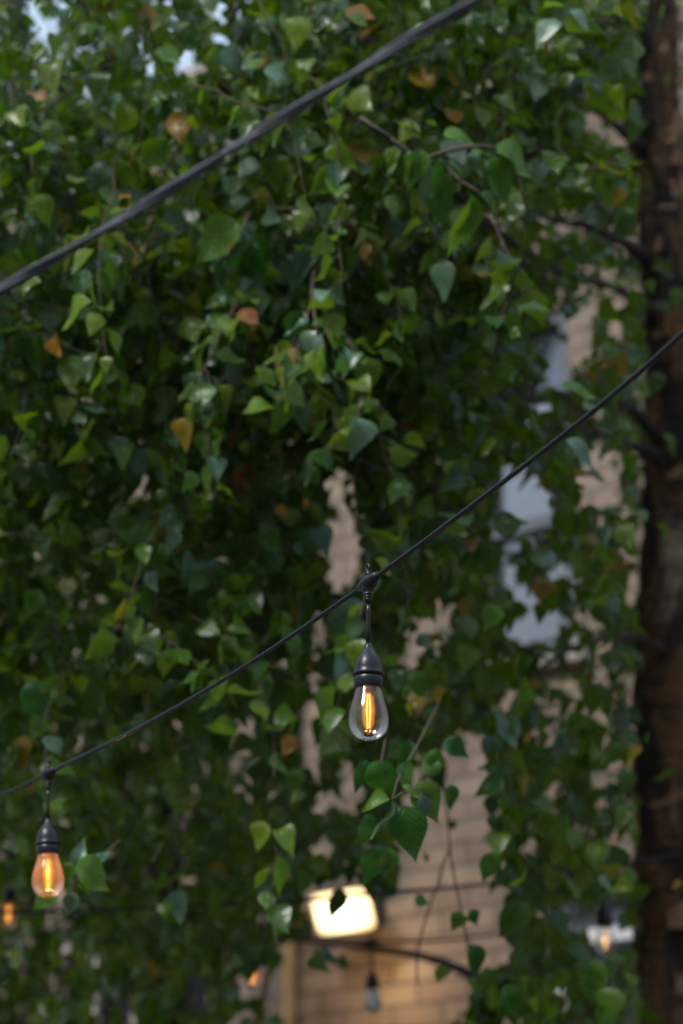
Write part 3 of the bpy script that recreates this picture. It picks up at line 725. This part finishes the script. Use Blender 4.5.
# long bare drooping twigs
mb = MB()
for pp, w in (([(438, 690), (441, 750), (447, 810), (450, 850), (455, 880), (463, 920), (470, 960)], 4.4), ([(449, 850), (441, 870), (438, 885), (430, 905), (418, 950), (417, 985)], 4.45),
              ([(384, 410), (382, 460), (386, 510), (385, 560)], 4.9), ([(420, 700), (425, 740), (432, 790)], 4.6), ([(510, 660), (530, 690), (580, 780), (590, 830)], 5.2),
              ([(375, 270), (370, 215), (362, 170)], 4.2), ([(500, 290), (512, 330), (516, 380)], 4.8)):
    mb = MB(); mb.tube(catmull(rel(t1, [P(x, y, w) for x, y in pp]), 5), .0019, 6); mb.build('hanging_twig', TWIG, t1)

f1 = Foliage()
dep = lambda lo, hi, p=1.0: (lambda: lo + (hi - lo) * random.random() ** p)
spray_field(f1, 760, (300, 730), (-180, 560), dep(4.2, 6.9), .050, skip_std)
spray_field(f1, 340, (300, 730), (480, 1120), dep(4.3, 6.6), .052, skip_std)
spray_field(f1, 50, (730, 900), (-250, 1150), dep(4.8, 7.2), .050, skip_std)
spray_field(f1, 130, (300, 620), (-120, 330), dep(4.0, 5.0), .050, skip_std, (.2, .5))
def loose(fol, leaves):
    for bx, by, d, tx, ty, dz, nx, nz, mi, wid in leaves:
        a = P(bx, by, d); y = P(tx, ty, d + dz) - a
        fol.leaf(a, y, -FW + RT * nx + UP * nz, y.length * 1.02, True, mi + 1, wid * .76)
loose_r = [
 (322, 866, 5.0, 318, 893, .0, .4, .1, 0, .8), (350, 862, 5.0, 351, 889, .0, .3, .1, 0, .8), (366, 866, 4.9, 371, 902, .0, -.3, .1, 0, .8), (310, 860, 5.0, 306, 890, .0, .4, .1, 0, .8),
 (378, 868, 4.9, 386, 896, .0, -.3, .2, 0, .8), (300, 870, 5.2, 296, 900, .0, .2, .1, 0, .8), (336, 860, 5.0, 334, 884, .0, .2, .1, 0, .8),
 (503, 778, 3.9, 474, 797, .0, .2, .2, 0, .9), (494, 852, 3.8, 484, 884, .0, .2, .2, 0, 1.0), (414, 900, 4.0, 430, 903, .0, 0, .6, 0, 1.2), (462, 912, 4.1, 452, 932, .0, .2, .2, 0, 1.2), (470, 910, 4.1, 478, 926, .0, .2, .3, 0, 1.2),
 (340, 888, 5.0, 333, 924, .0, .4, .1, 0, .85), (470, 944, 4.1, 480, 978, .0, .3, .3, 0, .9), (594, 960, 4.0, 588, 1000, .0, .1, .3, 0, 1.0), (560, 386, 3.9, 604, 392, .0, 0, 1.3, 2, .6), (566, 440, 4.0, 600, 470, 0, .2, 1, 1, .7),
 (350, 690, 4.1, 336, 640, .0, -.4, .3, 1, .5), (360, 600, 4.1, 336, 624, 0, 0, .6, 1, .9), (352, 596, 4.1, 330, 650, 0, .5, .3, 1, .8), (520, 900, 4.2, 500, 940, 0, .2, .2, 0, 1), (505, 985, 4.2, 520, 1020, 0, .2, .3, 0, 1)]
yl = []
for x, y in ((387, 237), (140, 281), (192, 212), (236, 377), (283, 512), (305, 505), (476, 373), (430, 566), (432, 640), (462, 610), (511, 724), (527, 738), (626, 872), (187, 803), (105, 338), (262, 12), (365, 265), (78, 365), (575, 475), (676, 885), (45, 640), (478, 245), (616, 875), (30, 790), (600, 590)):
    a = random.uniform(0, 6.28); L = random.uniform(9, 13)
    yl.append((x - L / 2 * math.cos(a), y - L / 2, random.uniform(4.0, 4.5), x + L / 2 * math.cos(a), y + L / 2, 0, random.uniform(-.4, .4), random.uniform(-.2, .8), 3, random.uniform(.6, 1.0)))
loose(f1, loose_r + yl)
f1.leaves = [(Vector(l[0]) - base_r, *l[1:]) for l in f1.leaves]; f1.tw.v = [v - base_r for v in f1.tw.v]
f1.build('crown', [LEAF_R, LEAF_H, LEAF_PALE, LEAF_LIME, LEAF_YEL], t1)

base_l = P(160, 1024, 7.3); base_l = Vector((base_l.x, base_l.y, 0))
t2 = empty('weeping_birch', base_l); tag(t2, 'dense birch filling the left half, its slim dark trunk hidden by glossy green leaves', 'tree')
trunk_obj(rel(t2, [base_l, P(165, 1024, 7.3), P(160, 800, 7.3), P(162, 640, 7.3), P(158, 500, 7.3), P(170, 250, 7.2), P(225, 120, 7.1), P(272, 30, 7.1), P(280, -300, 7.0)]), [.07, .055, .045, .04, .036, .028, .018, .013, .008], 'trunk', BARK_D, t2, 16, .08, 9, 6)
for k, pp in enumerate([[(160, 640, 7.3), (120, 560, 6.8), (60, 520, 6.2), (0, 510, 5.6)], [(165, 330, 7.2), (200, 280, 6.4), (240, 250, 5.4), (262, 230, 4.6)], [(225, 120, 7.1), (190, 110, 6.2), (150, 120, 5.4), (100, 140, 4.6)],
                        [(272, 30, 7.1), (270, 70, 6.2), (255, 130, 5.3), (300, 170, 4.6)], [(170, 260, 7.2), (110, 220, 6.3), (40, 240, 5.2)], [(160, 720, 7.3), (210, 690, 6.6), (260, 720, 5.9)]]):
    trunk_obj(rel(t2, [P(*q) for q in pp]), [.018, .012, .008, .004][:len(pp)] if len(pp) == 4 else [.018, .012, .005], 'limb', BARK_D, t2, 8, .08, 50 + k, 6)
f2 = Foliage()
spray_field(f2, 760, (-200, 345), (-180, 700), dep(4.0, 7.0), .050, skip_left)
spray_field(f2, 170, (-200, 330), (640, 960), dep(5.2, 7.2), .052, skip_left)
spray_field(f2, 170, (-60, 345), (-60, 420), dep(3.9, 4.8), .048, skip_left, (.2, .5))
loose_l = [(254, 952, 4.9, 258, 974, 0, .2, .2, 0, 1.1), (272, 950, 4.9, 275, 972, 0, .3, .2, 0, 1.1), (262, 944, 4.9, 264, 968, 0, .0, .2, 0, 1.2), (246, 960, 4.9, 250, 984, 0, .0, .2, 0, 1.2), (56, 886, 3.6, 32, 910, .0, .1, .6, 2, 1.1), (30, 680, 3.8, 42, 725, .0, .2, .4, 0, 1.0), (205, 690, 4.0, 212, 726, .0, .2, .4, 0, 1.0), (40, 590, 4.0, 24, 618, 0, .2, .5, 2, 1.)]
loose(f2, loose_l)
f2.leaves = [(Vector(l[0]) - base_l, *l[1:]) for l in f2.leaves]; f2.tw.v = [v - base_l for v in f2.tw.v]
f2.build('crown', [LEAF_L, LEAF_H, LEAF_PALE, LEAF_LIME, LEAF_YEL], t2)

# darker tall shrub behind, lower left
base_b = P(100, 1024, 8.3); base_b = Vector((base_b.x, base_b.y, 0))
t3 = empty('tall_shrub', base_b); tag(t3, 'dark olive shrub in the shade behind the left birch, against the lower wall', 'shrub')
for k in range(5):
    q = base_b + Vector((random.uniform(-.5, .5), random.uniform(-.2, .2), 0))
    trunk_obj(rel(t3, [base_b + (q - base_b) * .3, q + Vector((0, 0, 1.6)), q + Vector((random.uniform(-.3, .3), 0, 3.4))]), [.03, .02, .008], 'stem', BARK_D, t3, 8, .08, 70 + k, 5)
f3 = Foliage()
spray_field(f3, 380, (-180, 262), (560, 1240), dep(7.0, 8.4), .055, skip_std, (.3, .7), 1)
f3.leaves = [(Vector(l[0]) - base_b, *l[1:]) for l in f3.leaves]; f3.tw.v = [v - base_b for v in f3.tw.v]
f3.build('crown', [LEAF_B], t3)

# ------------------------------------------------------------------ nearest leafy branch tips, leaf by leaf
def hero(parent, name, label, leaves, twigs):
    """leaves: base px,py,depth, tip px,py, tip depth change, face(-1..1 sideways, up/down tilt), material, width"""
    f = Foliage(); rt = parent.location
    for bx, by, d, tx, ty, dz, nx, nz, mi, wid in leaves:
        a = P(bx, by, d) - rt; c = P(tx, ty, d + dz) - rt; y = c - a
        n = (-FW + RT * nx + UP * nz)
        f.leaf(a, y, n, y.length * 1.02, True, mi, wid * .80)
    for pts, r in twigs:
        cp = catmull([P(*q) - rt for q in pts], 5)
        f.tw.tube(cp, [r * (1 - .5 * i / len(cp)) for i in range(len(cp))], 6)
    o = f.build(name, [LEAF_H, LEAF_PALE, LEAF_LIME, LEAF_YEL], parent); o['label'] = label; return o
hero(t2, 'branch_tip', 'near branch tip with a pale leaf and a lime leaf catching the light', [
 (237, 222, 3.9, 197, 262, -.02, .3, .4, 2, 1.05), (244, 224, 3.9, 254, 250, .03, .1, .9, 1, 1.15), (240, 228, 3.88, 228, 268, 0, 1.3, .3, 1, .6), (246, 240, 3.92, 262, 292, .0, -.6, .3, 0, 1),
 (234, 240, 3.9, 246, 280, .02, .2, -.3, 0, 1), (225, 284, 3.95, 236, 302, 0, .2, .6, 3, 1.2), (252, 238, 3.95, 280, 262, .04, .5, .8, 0, .9), (232, 262, 3.95, 214, 296, 0, .3, .7, 0, .9),
 (222, 300, 3.95, 212, 322, 0, .4, .8, 1, .7), (250, 262, 3.97, 248, 300, 0, -.4, .1, 0, 1.0)],
 [([(258, 200, 4.1), (246, 220, 3.92), (238, 240, 3.9), (232, 262, 3.93), (224, 300, 3.95)], .003)])
hero(t1, 'branch_tip', 'near branch tip with a pale blue green leaf over two thin folded leaves', [
 (318, 332, 3.8, 300, 367, .0, -.5, .8, 1, 1.1), (322, 338, 3.8, 309, 398, .0, 1.6, .2, 1, .42), (324, 345, 3.82, 329, 398, .0, -1.6, .2, 1, .5), (330, 334, 3.8, 361, 356, .04, .2, 1.0, 0, .9),
 (312, 326, 3.8, 342, 330, .02, 0, 1.4, 2, .8), (308, 322, 3.82, 282, 330, .0, 0, 1.6, 1, .5), (302, 388, 3.85, 276, 398, .0, .2, 1.0, 0, 1), (290, 396, 3.86, 272, 434, .0, .1, .1, 2, .8),
 (296, 398, 3.86, 306, 432, 0, .2, .3, 1, .8), (332, 345, 3.84, 350, 372, .0, .4, .5, 0, .9), (304, 312, 3.84, 284, 345, .0, .2, .5, 0, .8), (320, 250, 4.0, 286, 290, 0, .2, 1.1, 1, .7),
 (326, 258, 4.0, 338, 274, 0, .3, .6, 0, 1)],
 [([(318, 255, 4.05), (312, 290, 3.9), (316, 325, 3.8), (318, 338, 3.8)], .003), ([(312, 300, 3.9), (298, 350, 3.86), (296, 395, 3.86)], .0022)])
hero(t1, 'branch_tip', 'near branch tip with one large hanging pale leaf', [
 (444, 136, 3.75, 494, 143, .03, 0, 1.3, 2, .95), (494, 148, 3.75, 536, 178, .03, .2, .9, 2, .95), (474, 196, 3.7, 457, 262, .0, .9, .0, 2, .62), (470, 194, 3.7, 462, 232, .0, 1.8, .1, 1, .5),
 (480, 194, 3.7, 510, 220, .03, .4, .9, 0, .8), (466, 152, 3.72, 460, 190, .0, 1.4, .2, 1, .5), (476, 150, 3.72, 480, 178, 0, -.9, .5, 1, .8), (450, 160, 3.74, 436, 205, .0, .2, .2, 0, .9),
 (422, 150, 3.76, 408, 190, .0, .2, .4, 2, .8), (416, 152, 3.76, 400, 182, .0, -.8, .4, 0, .8), (470, 205, 3.72, 478, 222, 0, .2, .4, 1, .8), (486, 160, 3.76, 512, 205, .0, .3, .5, 0, 1),
 (430, 165, 3.78, 425, 212, .0, .5, .5, 1, .6), (412, 132, 3.78, 396, 118, .0, 0, 1.4, 2, .6), (440, 190, 3.76, 440, 228, 0, -.3, .1, 0, 1), (455, 172, 3.73, 447, 200, 0, .3, .2, 0, 1)],
 [([(360, 118, 3.8), (395, 142, 3.78), (420, 158, 3.78), (450, 150, 3.74), (476, 146, 3.72), (496, 148, 3.75)], .0045), ([(440, 160, 3.74), (460, 180, 3.72), (480, 192, 3.7)], .0025)])
hero(t1, 'branch_tip', 'hanging tuft of broad leaves on a bare twig below the central bulb', [
 (372, 762, 3.25, 396, 800, .0, -.3, .3, 0, 1.0), (396, 768, 3.25, 418, 792, .03, .4, .6, 0, 1.05), (388, 798, 3.2, 362, 808, -.02, .1, 1.1, 2, .8), (392, 800, 3.2, 376, 842, .0, 1.5, .2, 1, .55), (404, 806, 3.2, 416, 862, .0, -.1, .45, 0, .98),
 (418, 782, 3.3, 440, 824, .0, -.2, .7, 0, .95), (422, 790, 3.3, 428, 826, .0, .4, .6, 1, .7), (366, 760, 3.4, 355, 795, .0, .2, .1, 0, .7), (368, 814, 3.4, 366, 850, .0, .4, .0, 0, .8), (380, 846, 3.5, 366, 888, .0, .2, -.1, 0, 1.0), (390, 848, 3.5, 384, 880, 0, .2, -.1, 0, .9),
 (450, 784, 3.6, 452, 812, .0, .4, .1, 0, .8), (402, 786, 3.2, 424, 796, .0, .2, 1.4, 2, .6), (436, 776, 3.5, 424, 752, .0, .2, -.2, 0, 1.0), (428, 752, 3.5, 447, 768, 0, 0, 0, 0, 1.0), (412, 742, 3.6, 398, 768, 0, 0, .1, 0, 1.0), (444, 740, 3.7, 470, 758, 0, .2, .2, 0, 1.0)],
 [([(440, 700, 3.9), (420, 740, 3.5), (400, 775, 3.25), (392, 800, 3.2)], .0018), ([(392, 800, 3.2), (404, 792, 3.2), (424, 788, 3.3)], .0014), ([(385, 740, 3.5), (378, 790, 3.4), (384, 846, 3.5)], .0014)])
hero(t2, 'branch_tip', 'bright green leaf tuft beside the left glowing bulb', [
 (76, 864, 3.48, 112, 890, .02, .3, .8, 2, 1.15), (76, 866, 3.5, 84, 838, .0, .2, .9, 1, .8), (72, 862, 3.5, 64, 884, .0, -.2, .3, 2, 1.1), (80, 872, 3.52, 118, 876, .05, .2, 1.0, 0, .7), (92, 864, 3.52, 112, 848, .02, .2, .6, 1, .6),
 (74, 892, 3.5, 66, 918, .0, .3, .8, 1, .9), (84, 876, 3.5, 88, 896, 0, .2, .4, 2, 1.2)],
 [([(120, 840, 3.6), (96, 860, 3.52), (76, 868, 3.5), (74, 892, 3.5)], .0015)])

# ------------------------------------------------------------------ light
w = bpy.data.worlds.new('World'); scene.world = w; w.use_nodes = True
nt = w.node_tree; nt.nodes.clear()
sky = nt.nodes.new('ShaderNodeTexSky'); sky.sky_type = 'NISHITA'; sky.sun_disc = False
SE, SR = 47, 222
sky.sun_elevation = R(SE); sky.sun_rotation = R(SR); sky.air_density = 1.2; sky.dust_density = 4.0; sky.ozone_density = 1.0
bg = nt.nodes.new('ShaderNodeBackground'); bg.inputs['Strength'].default_value = .10
out = nt.nodes.new('ShaderNodeOutputWorld')
tc = nt.nodes.new('ShaderNodeTexCoord'); cn = nt.nodes.new('ShaderNodeTexNoise'); setin(cn, Scale=2.2, Detail=5, Roughness=.55); nt.links.new(tc.outputs['Generated'], cn.inputs['Vector'])
cr = ramp(nt, [(.35, (.55,) * 3), (.65, (.95,) * 3)]); nt.links.new(cn.outputs['Fac'], cr.inputs['Fac'])
cm = nt.nodes.new('ShaderNodeMix'); cm.data_type = 'RGBA'; cm.inputs['B'].default_value = (5.0, 6.2, 7.8, 1)
nt.links.new(cr.outputs['Color'], cm.inputs['Factor']); nt.links.new(sky.outputs[0], cm.inputs['A'])
sx = nt.nodes.new('ShaderNodeSeparateXYZ'); nt.links.new(tc.outputs['Generated'], sx.inputs[0])
gr = nt.nodes.new('ShaderNodeMapRange'); setin(gr, From_Min=0.0, From_Max=1.0, To_Min=.42, To_Max=2.2); nt.links.new(sx.outputs['Z'], gr.inputs['Value'])
gm = nt.nodes.new('ShaderNodeVectorMath'); gm.operation = 'SCALE'; nt.links.new(cm.outputs['Result'], gm.inputs[0]); nt.links.new(gr.outputs[0], gm.inputs['Scale'])
nt.links.new(gm.outputs[0], bg.inputs[0]); nt.links.new(bg.outputs[0], out.inputs[0])
sd = bpy.data.lights.new('sun', 'SUN'); sd.energy = 2.7; sd.angle = R(20); sd.color = (1, .98, .95)
so = bpy.data.objects.new('sun', sd); COL.objects.link(so)
dirv = Vector((math.sin(R(SR)) * math.cos(R(SE)), math.cos(R(SR)) * math.cos(R(SE)), math.sin(R(SE))))
so.rotation_euler = dirv.to_track_quat('Z', 'Y').to_euler(); so.location = (0, -5, 12)

vs = scene.view_settings
scene.display_settings.display_device = 'sRGB'
vs.view_transform = 'Standard'; vs.look = 'None'; vs.gamma = 1; vs.use_curve_mapping = False; vs.exposure = 0.2
cy = scene.cycles
cy.use_denoising = True; cy.max_bounces = 8; cy.diffuse_bounces = 2; cy.glossy_bounces = 3; cy.transmission_bounces = 6; cy.transparent_max_bounces = 12
cy.sample_clamp_indirect = 6; cy.caustics_reflective = False; cy.caustics_refractive = False
print('LEAVES', len(f1.leaves), len(f2.leaves), len(f3.leaves))
